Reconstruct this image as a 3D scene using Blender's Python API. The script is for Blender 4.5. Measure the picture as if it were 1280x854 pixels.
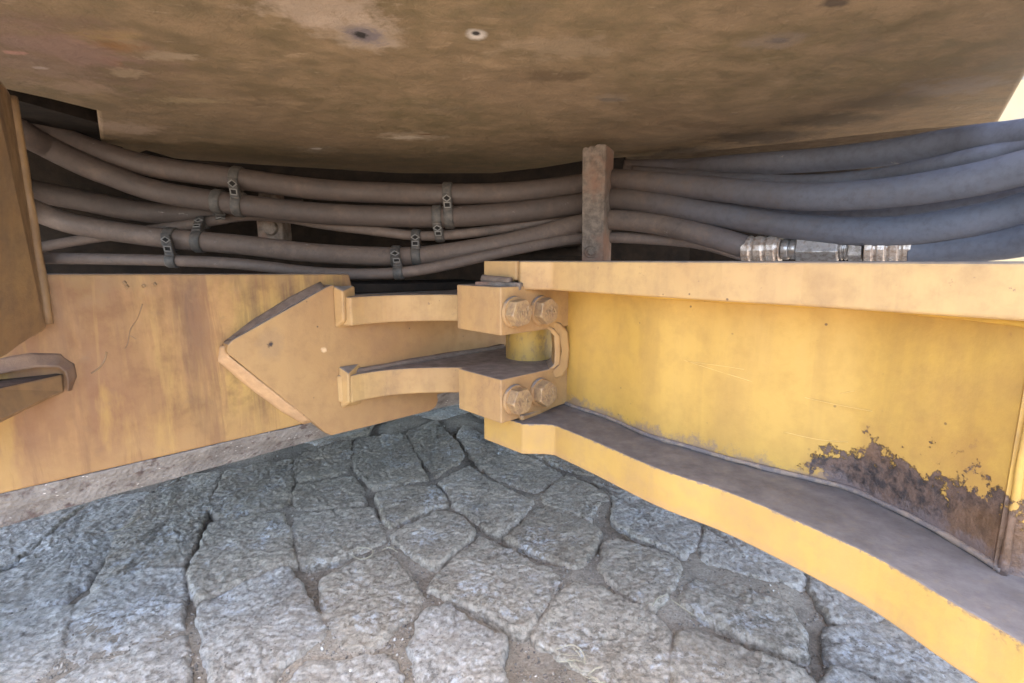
import bpy, bmesh, math, random
from mathutils import Vector, Matrix, noise, geometry
for o in list(bpy.data.objects): bpy.data.objects.remove(o)
R=math.radians
scene=bpy.context.scene
# ---------------------------------------------------------------- camera
F=620.0; PITCH=R(9.34); H=.55
cam=bpy.data.cameras.new('camera'); camo=bpy.data.objects.new('camera',cam)
scene.collection.objects.link(camo)
cam.sensor_width=36; cam.lens=36*F/1280; cam.clip_start=.01; cam.clip_end=500
camo.location=(0,0,H); camo.rotation_euler=(R(90)-PITCH,0,0)
scene.camera=camo
# ---------------------------------------------------------------- world, sun, exposure
SUN_EL=R(79); SUN_AZ=R(208)       # azimuth from +Y towards +X
w=bpy.data.worlds.new('World'); scene.world=w; w.use_nodes=True
nt=w.node_tree; bg=nt.nodes['Background']
sk=nt.nodes.new('ShaderNodeTexSky'); sk.sky_type='NISHITA'; sk.sun_disc=False
sk.sun_elevation=SUN_EL; sk.sun_rotation=SUN_AZ; sk.dust_density=2.5; sk.ozone_density=1; sk.air_density=1
nt.links.new(sk.outputs[0],bg.inputs[0]); bg.inputs[1].default_value=.15
sl=bpy.data.lights.new('sun','SUN'); sl.energy=2.7; sl.angle=R(.5); sl.color=(1,.93,.82)
so=bpy.data.objects.new('sun',sl); scene.collection.objects.link(so)
sd=Vector((math.sin(SUN_AZ)*math.cos(SUN_EL),math.cos(SUN_AZ)*math.cos(SUN_EL),math.sin(SUN_EL)))
so.rotation_euler=sd.to_track_quat('Z','Y').to_euler(); so.location=(0,0,10)
scene.view_settings.view_transform='Standard'; scene.view_settings.look='None'
scene.view_settings.gamma=1; scene.view_settings.use_curve_mapping=False
scene.view_settings.exposure=3.15
scene.render.engine='CYCLES'
scene.cycles.max_bounces=8; scene.cycles.diffuse_bounces=6
# ---------------------------------------------------------------- helpers
C=scene.collection
cp,sp=math.cos(PITCH),math.sin(PITCH)
def ray(px,py):
    x=(px-640)/F; y=-(py-427)/F
    return Vector((x,cp+y*sp,-sp+y*cp))
CAM=Vector((0,0,H))
def atZ(px,py,z): r=ray(px,py); return CAM+r*((z-H)/r.z)
def atY(px,py,y): r=ray(px,py); return CAM+r*(y/r.y)
def onplane(px,py,a,b):          # vertical plane through plan points a,b
    r=ray(px,py); d=(b[0]-a[0],b[1]-a[1]); n=(-d[1],d[0])
    t=(n[0]*a[0]+n[1]*a[1])/(n[0]*r.x+n[1]*r.y)
    return CAM+r*t
def obj(name,bm,mat,parent=None,smooth=False,bevel=0,seg=2):
    me=bpy.data.meshes.new(name)
    bmesh.ops.recalc_face_normals(bm,faces=bm.faces)
    bm.to_mesh(me); bm.free()
    o=bpy.data.objects.new(name,me); C.objects.link(o)
    if mat: me.materials.append(mat)
    if smooth:
        for p in me.polygons: p.use_smooth=True
    if bevel:
        m=o.modifiers.new('bevel','BEVEL'); m.width=bevel; m.segments=seg; m.limit_method='ANGLE'; m.angle_limit=R(30); m.harden_normals=False
    if parent: o.parent=parent
    return o
def tag(o,label=None,cat=None,group=None,kind=None):
    if label: o['label']=label
    if cat: o['category']=cat
    if group: o['group']=group
    if kind: o['kind']=kind
    return o
def thing(name,label,cat,group=None,loc=(0,0,0)):
    o=bpy.data.objects.new(name,None); C.objects.link(o); o.location=loc; o.empty_display_size=.05
    return tag(o,label,cat,group)
def prism(bm,plan,z0,z1):
    vb=[bm.verts.new((p[0],p[1],z0)) for p in plan]; vt=[bm.verts.new((p[0],p[1],z1)) for p in plan]
    n=len(plan)
    bm.faces.new(vb[::-1]); bm.faces.new(vt)
    for i in range(n): bm.faces.new((vb[i],vb[(i+1)%n],vt[(i+1)%n],vt[i]))
def slab(bm,pts,off):            # polygon extruded along a vector
    a=[bm.verts.new(p) for p in pts]; b=[bm.verts.new(Vector(p)+Vector(off)) for p in pts]; n=len(pts)
    bm.faces.new(a); bm.faces.new(b[::-1])
    for i in range(n): bm.faces.new((a[i],b[i],b[(i+1)%n],a[(i+1)%n]))
def box(bm,c,s,rz=0,mat=None):
    m=Matrix.Translation(c)@Matrix.Rotation(rz,4,'Z')@Matrix.Diagonal((s[0],s[1],s[2],1))
    if mat is not None: m=Matrix.Translation(c)@mat.to_4x4()@Matrix.Diagonal((s[0],s[1],s[2],1))
    bmesh.ops.create_cube(bm,size=1,matrix=m)
def catmull(P,per=8):
    out=[]; n=len(P)
    for i in range(n-1):
        a=P[max(i-1,0)];b=P[i];c=P[i+1];d=P[min(i+2,n-1)]
        for k in range(per):
            t=k/per
            out.append(tuple(.5*((2*b[j])+(-a[j]+c[j])*t+(2*a[j]-5*b[j]+4*c[j]-d[j])*t*t+(-a[j]+3*b[j]-3*c[j]+d[j])*t**3) for j in range(len(b))))
    out.append(tuple(P[-1])); return out
def tube(bm,P,n=20,caps=True,jit=0):          # P: list of (x,y,z,r)
    rings=[]; up=Vector((0,0,1))
    for i,p in enumerate(P):
        a=Vector(P[max(i-1,0)][:3]); b=Vector(P[min(i+1,len(P)-1)][:3]); t=(b-a).normalized()
        s=t.cross(up)
        if s.length<1e-3: s=Vector((1,0,0))
        s.normalize(); u=s.cross(t)
        rr=[]
        for k in range(n):
            an=2*math.pi*k/n; r=p[3]
            if jit:
                q=Vector(p[:3])*40+Vector((k*.7,0,0)); r*=1+jit*noise.noise(q)
            rr.append(bm.verts.new(Vector(p[:3])+(s*math.cos(an)+u*math.sin(an))*r))
        rings.append(rr)
    for a,b in zip(rings,rings[1:]):
        for k in range(n): bm.faces.new((a[k],a[(k+1)%n],b[(k+1)%n],b[k]))
    if caps: bm.faces.new(rings[0]); bm.faces.new(rings[-1][::-1])
def arcpts(cx,cy,r,a0,a1,n):
    return [(cx+r*math.cos(R(a0+(a1-a0)*i/n)),cy+r*math.sin(R(a0+(a1-a0)*i/n))) for i in range(n+1)]
# ---------------------------------------------------------------- materials
class NB:
    def __init__(s,name):
        s.m=bpy.data.materials.new(name); s.m.use_nodes=True; s.t=s.m.node_tree; s.b=s.t.nodes['Principled BSDF']
        g=s.t.nodes.new('ShaderNodeNewGeometry'); s.pos=g.outputs['Position']; s.nor=g.outputs['Normal']
    def L(s,a,b): s.t.links.new(a,b)
    def noise(s,scale,detail=6,rough=.6,vec=None,dist=0,stretch=None):
        n=s.t.nodes.new('ShaderNodeTexNoise'); n.inputs['Scale'].default_value=scale; n.inputs['Detail'].default_value=detail
        n.inputs['Roughness'].default_value=rough; n.inputs['Distortion'].default_value=dist
        v=vec or s.pos
        if stretch: v=s.map(v,stretch)
        s.L(v,n.inputs['Vector']); return n.outputs['Fac']
    def vor(s,scale,feature='F1',vec=None):
        n=s.t.nodes.new('ShaderNodeTexVoronoi'); n.feature=feature; n.inputs['Scale'].default_value=scale
        s.L(vec or s.pos,n.inputs['Vector']); return n.outputs['Distance']
    def map(s,v,sc,rot=(0,0,0),loc=(0,0,0)):
        m=s.t.nodes.new('ShaderNodeMapping'); m.inputs['Scale'].default_value=sc; m.inputs['Rotation'].default_value=rot; m.inputs['Location'].default_value=loc
        s.L(v,m.inputs['Vector']); return m.outputs[0]
    def ramp(s,f,a,b,lo=0,hi=1):
        m=s.t.nodes.new('ShaderNodeMapRange'); m.inputs[1].default_value=a; m.inputs[2].default_value=b
        m.inputs[3].default_value=lo; m.inputs[4].default_value=hi
        s.L(f,m.inputs[0]); return m.outputs[0]
    def math(s,op,a,b=0,clamp=False):
        m=s.t.nodes.new('ShaderNodeMath'); m.operation=op; m.use_clamp=clamp
        for i,v in ((0,a),(1,b)):
            if isinstance(v,(int,float)): m.inputs[i].default_value=v
            else: s.L(v,m.inputs[i])
        return m.outputs[0]
    def mix(s,f,a,b):
        m=s.t.nodes.new('ShaderNodeMix'); m.data_type='RGBA'
        if isinstance(f,(int,float)): m.inputs[0].default_value=f
        else: s.L(f,m.inputs[0])
        for i,v in ((6,a),(7,b)):
            if isinstance(v,tuple): m.inputs[i].default_value=(*v[:3],1)
            else: s.L(v,m.inputs[i])
        return m.outputs[2]
    def sep(s,v):
        m=s.t.nodes.new('ShaderNodeSeparateXYZ'); s.L(v,m.inputs[0]); return m.outputs
    def spot(s,p,r,wob=.35,wsc=30,ell=(1,1,1)):   # blot of its own shape round a real point
        n=s.t.nodes.new('ShaderNodeTexNoise'); n.inputs['Scale'].default_value=wsc; n.inputs['Detail'].default_value=4; s.L(s.pos,n.inputs['Vector'])
        v=s.t.nodes.new('ShaderNodeVectorMath'); v.operation='SUBTRACT'; s.L(s.pos,v.inputs[0]); v.inputs[1].default_value=p
        v2=s.t.nodes.new('ShaderNodeVectorMath'); v2.operation='MULTIPLY'; s.L(v.outputs[0],v2.inputs[0]); v2.inputs[1].default_value=ell
        l=s.t.nodes.new('ShaderNodeVectorMath'); l.operation='LENGTH'; s.L(v2.outputs[0],l.inputs[0])
        n2=s.noise(wsc*3.3,6,.75)
        d=s.math('ADD',l.outputs['Value'],s.math('MULTIPLY',s.math('SUBTRACT',n.outputs['Fac'],.5),3.2*wob*r))
        d=s.math('ADD',d,s.math('MULTIPLY',s.math('SUBTRACT',n2,.5),2.2*wob*r))
        return s.ramp(d,r,r*.45)
    def out(s,col,rough=.6,metal=0,spec=.4,bumps=()):
        if isinstance(col,tuple): s.b.inputs['Base Color'].default_value=(*col,1)
        else: s.L(col,s.b.inputs['Base Color'])
        for k,v in (('Roughness',rough),('Metallic',metal),('Specular IOR Level',spec)):
            if isinstance(v,(int,float)): s.b.inputs[k].default_value=v
            else: s.L(v,s.b.inputs[k])
        last=None
        for h,d,st in bumps:
            b=s.t.nodes.new('ShaderNodeBump'); b.inputs['Distance'].default_value=d; b.inputs['Strength'].default_value=st
            s.L(h,b.inputs['Height'])
            if last: s.L(last,b.inputs['Normal'])
            last=b.outputs[0]
        if last: s.L(last,s.b.inputs['Normal'])
        return s.m
def paint(name,base,base2,dirt,dirt_amt=.5,streak=.5,dust=(.19,.165,.15),dustamt=.9,extra=None,rough=.55):
    b=NB(name)
    n1=b.noise(4,5,.6); n2=b.noise(38,8,.65); n3=b.noise(220,4,.6)
    st=b.noise(14,7,.65,stretch=(1.6,1.6,.16),dist=.4)
    c=b.mix(b.ramp(n1,.38,.62),base,base2)
    c=b.mix(b.math('MULTIPLY',b.ramp(st,.47,.68),streak),c,dirt)
    c=b.mix(b.math('MULTIPLY',b.ramp(n2,.45,.75),dirt_amt),c,dirt)
    # pinhead chips
    v=b.vor(55); chip=b.math('MULTIPLY',b.ramp(v,.10,.06),b.ramp(b.noise(9,3),.55,.6))
    c=b.mix(b.math('MULTIPLY',chip,.75),c,(.05,.03,.025))
    if extra: c=extra(b,c)
    bv=b.t.nodes.new('ShaderNodeBevel'); bv.samples=4; bv.inputs['Radius'].default_value=.0035
    dt=b.t.nodes.new('ShaderNodeVectorMath'); dt.operation='DOT_PRODUCT'; b.L(bv.outputs[0],dt.inputs[0]); b.L(b.nor,dt.inputs[1])
    ew=b.math('MULTIPLY',b.ramp(dt.outputs['Value'],.985,.90),b.ramp(b.noise(45,6,.75),.44,.56))
    c=b.mix(b.math('MULTIPLY',ew,.6),c,(.20,.135,.09))
    nz=b.sep(b.nor)[2]
    du=b.math('MULTIPLY',b.ramp(b.math('ADD',nz,b.math('MULTIPLY',b.math('SUBTRACT',n2,.5),.5)),.45,.8),dustamt)
    dc=b.mix(b.ramp(n2,.35,.65),dust,tuple(x*.6 for x in dust))
    c=b.mix(du,c,dc)
    rg=b.ramp(n2,.3,.7,rough-.1,rough+.2)
    xb=[(b.math('ADD',b.math('MULTIPLY',b.mask,-1.0),b.math('MULTIPLY',b.math('MULTIPLY',b.mask,n2),1.5)),.0035,1)] if hasattr(b,'mask') else []
    return b.out(c,rg,0,.35,xb+[(n1,.004,.35),(n2,.0012,.5),(n3,.0004,.5)])
def flange_wear(b,c):
    s=b.sep(b.pos); f=b.noise(60,8,.75); n=b.noise(20,5,.7)
    h=b.math('ADD',b.math('SUBTRACT',.2955,s[2]),b.math('MULTIPLY',b.math('SUBTRACT',f,.5),-.11))
    g=b.ramp(b.math('ADD',s[0],b.math('MULTIPLY',b.math('SUBTRACT',n,.5),.12)),.328,.345)
    c=b.mix(b.math('MULTIPLY',b.ramp(h,.003,.0),g),c,(.12,.075,.06))
    h2=b.math('ADD',b.math('SUBTRACT',.2958,s[2]),b.math('MULTIPLY',b.math('SUBTRACT',b.noise(140,6,.7),.5),-.02))
    c=b.mix(b.ramp(h2,.0015,.0),c,(.22,.15,.09))
    low=b.math('ADD',b.math('SUBTRACT',s[2],.247),b.math('MULTIPLY',b.math('SUBTRACT',f,.5),-.03))
    c=b.mix(b.math('MULTIPLY',b.ramp(low,.010,-.004),.55),c,(.33,.19,.10))
    v=b.math('MULTIPLY',b.ramp(b.vor(30),.085,.05),b.ramp(b.noise(7,3),.48,.56)); c=b.mix(b.math('MULTIPLY',v,.6),c,(.16,.10,.06))
    c=b.mix(b.math('MULTIPLY',b.ramp(b.noise(12,7,.7,dist=1),.57,.68),.35),c,(.26,.16,.08))
    return c
YEL=(.50,.295,.055); YEL2=(.45,.25,.05)
def web_rust(b,c):
    s=b.sep(b.pos)
    n=b.noise(26,8,.7); n2=b.noise(8,3,.5)
    fine=b.noise(90,6,.7)
    # rust climbs from the flange towards the right end of the web
    u=b.ramp(s[0],.10,.40)                 # 0 left .. 1 right end
    edge=b.math('ADD',.303,b.math('MULTIPLY',b.ramp(s[0],.30,.40),.045))
    d=b.math('SUBTRACT',s[2],edge)
    f=b.math('ADD',d,b.math('MULTIPLY',b.math('SUBTRACT',n,.5),-.12))
    f=b.math('ADD',f,b.math('MULTIPLY',b.math('SUBTRACT',fine,.5),-.09)); f=b.math('ADD',f,b.math('MULTIPLY',b.math('SUBTRACT',b.noise(45,5,.6,stretch=(1,1,.5)),.5),-.05))
    gate=b.ramp(s[0],.315,.42)
    low=b.ramp(f,.012,.006)
    m=b.math('MULTIPLY',low,b.ramp(b.math('ADD',gate,b.math('MULTIPLY',b.math('SUBTRACT',n,.5),1.6)),.34,.40))
    # small chips along the weld further left
    f2=b.math('ADD',b.math('SUBTRACT',s[2],.312),b.math('MULTIPLY',b.math('SUBTRACT',b.noise(40,8,.8),.5),-.10))
    m2=b.math('MULTIPLY',b.ramp(f2,.002,-.010),.65)
    # right rim
    f3=b.math('ADD',b.math('SUBTRACT',.418,s[0]),b.math('MULTIPLY',b.math('SUBTRACT',n,.5),-.09))
    m3=b.ramp(f3,.004,-.004)
    rc=b.mix(b.ramp(fine,.42,.58),(.035,.026,.024),(.12,.075,.055)); rc=b.mix(b.ramp(n2,.5,.65,0,.6),rc,(.20,.10,.04))
    b.mask=m
    c=b.mix(b.ramp(n2,.45,.7,0,.25),c,(.54,.34,.08))
    c=b.mix(b.math('MULTIPLY',b.ramp(f3,.035,-.01),.6),c,(.30,.155,.05)); c=b.mix(b.math('MULTIPLY',b.ramp(f,.05,.0),b.math('MULTIPLY',gate,.45)),c,(.33,.17,.05)); c=b.mix(m,c,rc); c=b.mix(m2,c,(.16,.12,.11)); c=b.mix(b.math('MULTIPLY',m3,.75),c,(.22,.12,.06))
    return c
M={}
M['yellow']=paint('yellow_paint',YEL,YEL2,(.33,.20,.08),.25,.12)
M['web']=paint('yellow_paint_rusting',(.45,.27,.06),(.40,.23,.052),(.29,.165,.05),.5,.4,extra=web_rust)
M['flange']=paint('yellow_flange_paint',(.42,.262,.07),(.36,.215,.06),(.28,.17,.09),.42,.2,dust=(.135,.125,.125),extra=flange_wear)
def tanwear(b,c):
    n=b.noise(16,8,.75,dist=.6); c=b.mix(b.math('MULTIPLY',b.ramp(n,.57,.68),.45),c,(.15,.095,.06))
    m=b.noise(70,6,.8); c=b.mix(b.math('MULTIPLY',b.ramp(m,.64,.68),.6),c,(.13,.085,.06))
    for p in (onplane(655,389,EA,EC),onplane(660,498,EA,EC)):
        c=b.mix(b.math('MULTIPLY',b.spot(tuple(p),.062,.35,45),.5),c,(.24,.13,.06))
    return c
EA=(-.0168,.74); EC=(.067,.82)
M['tan']=paint('dusty_tan_yellow_paint',(.41,.26,.105),(.35,.205,.085),(.22,.13,.07),.5,.35,extra=tanwear)
def patina(b,c):
    x=b.sep(b.pos)
    n=b.noise(7,6,.65,stretch=(1.4,1.4,.35)); n2=b.noise(26,7,.7)
    c=b.mix(b.ramp(b.math('ADD',b.math('MULTIPLY',b.math('SUBTRACT',n,.5),.5),x[0]),-.40,-.58,0,.9),c,(.19,.09,.042))   # soiled far left
    c=b.mix(b.math('MULTIPLY',b.ramp(b.math('ADD',b.math('MULTIPLY',b.math('SUBTRACT',n2,.5),.12),x[2]),.50,.53),.8),c,(.22,.13,.05)) # grime along the top
    c=b.mix(b.math('MULTIPLY',b.ramp(n,.54,.64),.55),c,(.32,.165,.07))
    c=b.mix(b.math('MULTIPLY',b.ramp(n,.46,.38),.35),c,(.44,.28,.065))
    c=b.mix(b.math('MULTIPLY',b.ramp(b.math('ADD',b.math('MULTIPLY',b.math('SUBTRACT',n2,.5),.1),x[2]),.33,.28),.5),c,(.33,.195,.075))
    n6=b.noise(9,6,.7,stretch=(3,3,.28),dist=.5); c=b.mix(b.math('MULTIPLY',b.ramp(n6,.53,.63),.7),c,(.17,.085,.04)); c=b.mix(b.math('MULTIPLY',b.ramp(n6,.42,.34),.2),c,(.45,.29,.08))
    c=b.mix(b.math('MULTIPLY',b.ramp(n2,.60,.70),.35),c,(.17,.10,.055))
    return c
M['orange']=paint('faded_orange_yellow_paint',(.32,.195,.055),(.23,.12,.042),(.11,.058,.03),.75,1.0,extra=patina)
def gspots(b,c):
    p=onplane(338,431,(-.5,.647),(0,1.147))
    c=b.mix(b.math('MULTIPLY',b.spot(p,.022,.5,30,(1,1,.8)),.45),c,(.24,.15,.08))
    c=b.mix(b.spot(p,.006,.5,90),c,(.03,.02,.02))
    p=onplane(405,438,(-.5,.647),(0,1.147)); c=b.mix(b.math('MULTIPLY',b.spot(p,.006,.5,60),.6),c,(.7,.5,.3))
    return c
M['gusset']=paint('smooth_tan_orange_paint',(.33,.195,.078),(.265,.145,.06),(.19,.105,.055),.45,.25,extra=gspots)
M['brownpaint']=paint('brown_soiled_paint',(.19,.105,.048),(.22,.13,.055),(.07,.045,.033),.5,.5,dust=(.05,.035,.03))
b=NB('dusty_weld'); n=b.noise(60,6,.7); M['weld']=b.out(b.mix(b.ramp(n,.35,.65),(.46,.29,.15),(.36,.22,.12)),.75,0,.3,[(n,.002,.7),(b.noise(300,3),.0005,.6)])
b=NB('brown_weld'); n=b.noise(50,6,.7); M['weldgrey2']=b.out(b.mix(b.ramp(n,.35,.65),(.20,.12,.07),(.13,.08,.055)),.8,0,.3,[(n,.002,.7)])
b=NB('grimy_weld'); n=b.noise(60,6,.7); M['weldgrey']=b.out(b.mix(b.ramp(n,.35,.65),(.12,.085,.065),(.19,.135,.10)),.85,0,.2,[(n,.002,.8)])
b=NB('rusty_yellow_weld'); n=b.noise(45,8,.75); M['weldrust']=b.out(b.mix(b.ramp(n,.46,.54),(.22,.165,.125),(.14,.115,.105)),.8,0,.3,[(n,.002,.8)])
b=NB('caked_grit'); n=b.noise(30,8,.7); f=b.vor(170); 
c=b.mix(b.ramp(n,.35,.65),(.145,.128,.118),(.25,.228,.21)); sp_=b.math('MULTIPLY',b.ramp(b.vor(95,vec=b.map(b.pos,(1,1,2.2))),.17,.08),b.ramp(b.noise(28,2),.5,.58)); c=b.mix(sp_,c,(.62,.58,.56))
c=b.mix(b.ramp(b.noise(70,5),.55,.66),c,(.10,.075,.07))
M['grit']=b.out(c,.85,0,.3,[(n,.006,.6),(f,.002,.8),(b.noise(260,4),.001,.7)])
# underside plate
b=NB('soiled_belly_plate_painted_shade'); n1=b.noise(3.5,4,.55); n2=b.noise(18,9,.75,stretch=(1,1.15,1)); n3=b.noise(120,7,.75)
c=b.mix(b.ramp(n1,.36,.64),(.205,.142,.086),(.165,.122,.064)); c=b.mix(b.ramp(n2,.42,.66,0,.75),c,(.34,.235,.145))
c=b.mix(b.ramp(b.noise(7,6,.7),.56,.7,0,.6),c,(.17,.125,.085))
sx=b.sep(b.pos)[0]
sc=b.math('MULTIPLY',b.ramp(b.noise(45,6,.75,stretch=(.5,1.5,1)),.62,.67),b.ramp(sx,.35,-.1)); c=b.mix(b.math('MULTIPLY',sc,.5),c,(.38,.29,.20))
ZP=.785
def pp(px,py): return atZ(px,py,ZP)
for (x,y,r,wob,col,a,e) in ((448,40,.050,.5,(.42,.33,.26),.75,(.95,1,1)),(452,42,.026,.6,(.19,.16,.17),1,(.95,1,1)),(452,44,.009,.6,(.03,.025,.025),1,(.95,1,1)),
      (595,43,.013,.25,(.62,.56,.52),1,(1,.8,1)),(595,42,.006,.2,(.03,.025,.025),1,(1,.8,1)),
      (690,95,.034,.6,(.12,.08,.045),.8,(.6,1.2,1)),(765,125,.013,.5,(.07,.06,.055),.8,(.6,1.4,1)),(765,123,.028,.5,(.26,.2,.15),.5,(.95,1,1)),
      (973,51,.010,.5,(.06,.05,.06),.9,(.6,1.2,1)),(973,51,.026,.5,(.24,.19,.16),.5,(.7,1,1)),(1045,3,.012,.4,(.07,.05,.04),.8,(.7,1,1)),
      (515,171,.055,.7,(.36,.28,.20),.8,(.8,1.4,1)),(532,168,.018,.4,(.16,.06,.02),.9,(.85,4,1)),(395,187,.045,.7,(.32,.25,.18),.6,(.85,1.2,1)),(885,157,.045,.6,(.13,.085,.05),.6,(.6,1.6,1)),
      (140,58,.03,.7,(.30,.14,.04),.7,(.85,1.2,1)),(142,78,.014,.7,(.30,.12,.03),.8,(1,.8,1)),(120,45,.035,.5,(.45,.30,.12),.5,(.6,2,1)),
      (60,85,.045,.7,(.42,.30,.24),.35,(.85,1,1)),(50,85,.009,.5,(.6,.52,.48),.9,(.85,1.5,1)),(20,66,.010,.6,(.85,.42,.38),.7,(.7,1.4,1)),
      (30,60,.16,.5,(.25,.16,.12),.55,(.95,1,1)),(155,160,.06,.5,(.36,.26,.19),.85,(.8,1,1)),(85,62,.06,.6,(.30,.19,.16),.7,(.95,1,1)),(95,110,.05,.6,(.36,.25,.18),.6,(.85,1.4,1)),(155,92,.03,.7,(.40,.30,.2),.7,(.85,1.6,1)),(210,70,.03,.7,(.42,.33,.24),.6,(.7,2,1)),(240,125,.04,.7,(.42,.32,.19),.5,(.6,2.2,1)),(400,12,.06,.6,(.44,.34,.27),.7,(.85,1.3,1)),(505,172,.03,.8,(.52,.42,.32),.8,(.85,1.6,1)),(395,186,.014,.5,(.6,.52,.45),.9,(.85,1.5,1)),(700,60,.05,.7,(.36,.27,.19),.4,(.6,1.3,1)),(1190,110,.05,.6,(.28,.23,.21),.5,(.7,1,1)),(860,190,.08,.4,(.08,.06,.045),.8,(.85,1.3,1)),(950,172,.08,.4,(.08,.06,.045),.8,(.6,1.2,1)),(1040,150,.07,.4,(.09,.07,.05),.7,(.7,1.2,1)),(1110,128,.06,.4,(.11,.085,.06),.5,(.7,1.2,1))):  # closing dark spots paint a band of shade along the plate's far right
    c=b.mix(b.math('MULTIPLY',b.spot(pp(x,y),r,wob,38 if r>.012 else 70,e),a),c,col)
n5=b.noise(32,9,.78,vec=b.map(b.pos,(.9,1.2,1),(0,0,R(-25))),dist=.5)
c=b.mix(b.ramp(n5,.58,.70,0,.4),c,(.44,.33,.23)); c=b.mix(b.ramp(n5,.44,.32,0,.35),c,(.13,.092,.055)); c=b.mix(b.ramp(n3,.58,.75,0,.3),c,(.08,.06,.045))
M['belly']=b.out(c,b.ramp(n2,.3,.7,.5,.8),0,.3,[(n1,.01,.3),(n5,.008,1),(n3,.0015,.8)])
M['belly2']=paint('soot_brown_plate',(.12,.085,.055),(.10,.07,.045),(.06,.045,.035),.4,.2)
# hoses : rubber, dusty towards the left, blue sky light painted in towards the right
def rubber(name,dustcol,amt0,amt1):
    b=NB(name); n=b.noise(10,5,.6); n2=b.noise(90,6,.7); x=b.sep(b.pos)[0]
    am=b.ramp(b.math('ADD',x,b.math('MULTIPLY',b.math('SUBTRACT',n,.5),.25)),.24,.58,amt0,amt1)
    c=b.mix(am,(.12,.135,.18),dustcol)
    c=b.mix(b.ramp(n2,.45,.75,0,.35),c,tuple(v*.4 for v in dustcol)); n8=b.noise(22,7,.75); c=b.mix(b.math('MULTIPLY',b.ramp(n8,.52,.66,0,.7),am),c,tuple(v*1.5 for v in dustcol)); c=b.mix(b.math('MULTIPLY',b.ramp(n8,.44,.34,0,.6),am),c,(.045,.038,.036))
    c=b.mix(b.math('MULTIPLY',b.ramp(b.noise(28,6,.75,stretch=(.4,1,1)),.66,.70),.5),c,(.33,.30,.28))
    return b.out(c,b.ramp(n,.35,.65,.55,.8),0,.4,[(n2,.0014,.6),(n,.003,.3)])
M['hose']=rubber('dusty_black_rubber',(.072,.05,.039),.95,.06)
M['hosescuff']=rubber('scuffed_black_rubber',(.115,.08,.061),.95,.4)
b=NB('black_plastic_clamp'); n=b.noise(120,5); M['clamp']=b.out(b.mix(b.ramp(n,.4,.7),(.05,.046,.042),(.10,.082,.07)),.6,0,.4,[(n,.0008,.5)])
M['clampedge']=NB('dusty_clamp_rib').out((.20,.185,.17),.6)
b=NB('black_recess_shade'); M['recess_shade']=b.out((.01,.008,.007),.9)
b=NB('rusty_iron'); n=b.noise(70,7,.7); n1=b.noise(12,5); c=b.mix(b.ramp(n,.38,.62),(.10,.078,.062),(.20,.155,.125)); c=b.mix(b.ramp(n1,.48,.62,0,.8),c,(.20,.11,.075))
M['iron']=b.out(c,.8,.1,.3,[(n,.0015,.7),(b.noise(300,3),.0006,.7)])
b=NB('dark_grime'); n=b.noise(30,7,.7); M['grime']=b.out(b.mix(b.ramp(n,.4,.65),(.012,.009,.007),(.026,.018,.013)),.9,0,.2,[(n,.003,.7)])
b=NB('worn_yellow_pin'); n=b.noise(60,7,.75,stretch=(1,1,.5)); n2=b.noise(14,5); c=b.mix(b.ramp(n2,.4,.6),(.38,.24,.05),(.28,.175,.05)); c=b.mix(b.ramp(n,.50,.64,0,.8),c,(.16,.11,.06)); M['pin']=b.out(c,.55,0,.4,[(n,.001,.6)])
b=NB('dusty_bolt_steel'); n=b.noise(130,6,.7); M['bolt']=b.out(b.mix(b.ramp(n,.38,.64),(.36,.24,.12),(.22,.14,.085)),.5,.25,.5,[(n,.0009,.7)])
b=NB('zinc_fitting'); n=b.noise(100,6,.7); M['zinc']=b.out(b.mix(b.ramp(n,.42,.62),(.42,.40,.40),(.25,.22,.20)),b.ramp(n,.4,.6,.28,.6),.75,.5,[(n,.0006,.6)])
b=NB('worn_crimp_ferrule'); n=b.noise(75,7,.75); M['ferrule']=b.out(b.mix(b.ramp(n,.40,.60),(.62,.56,.52),(.32,.24,.19)),b.ramp(n,.4,.6,.25,.6),.55,.5,[(n,.001,.8)])
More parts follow.
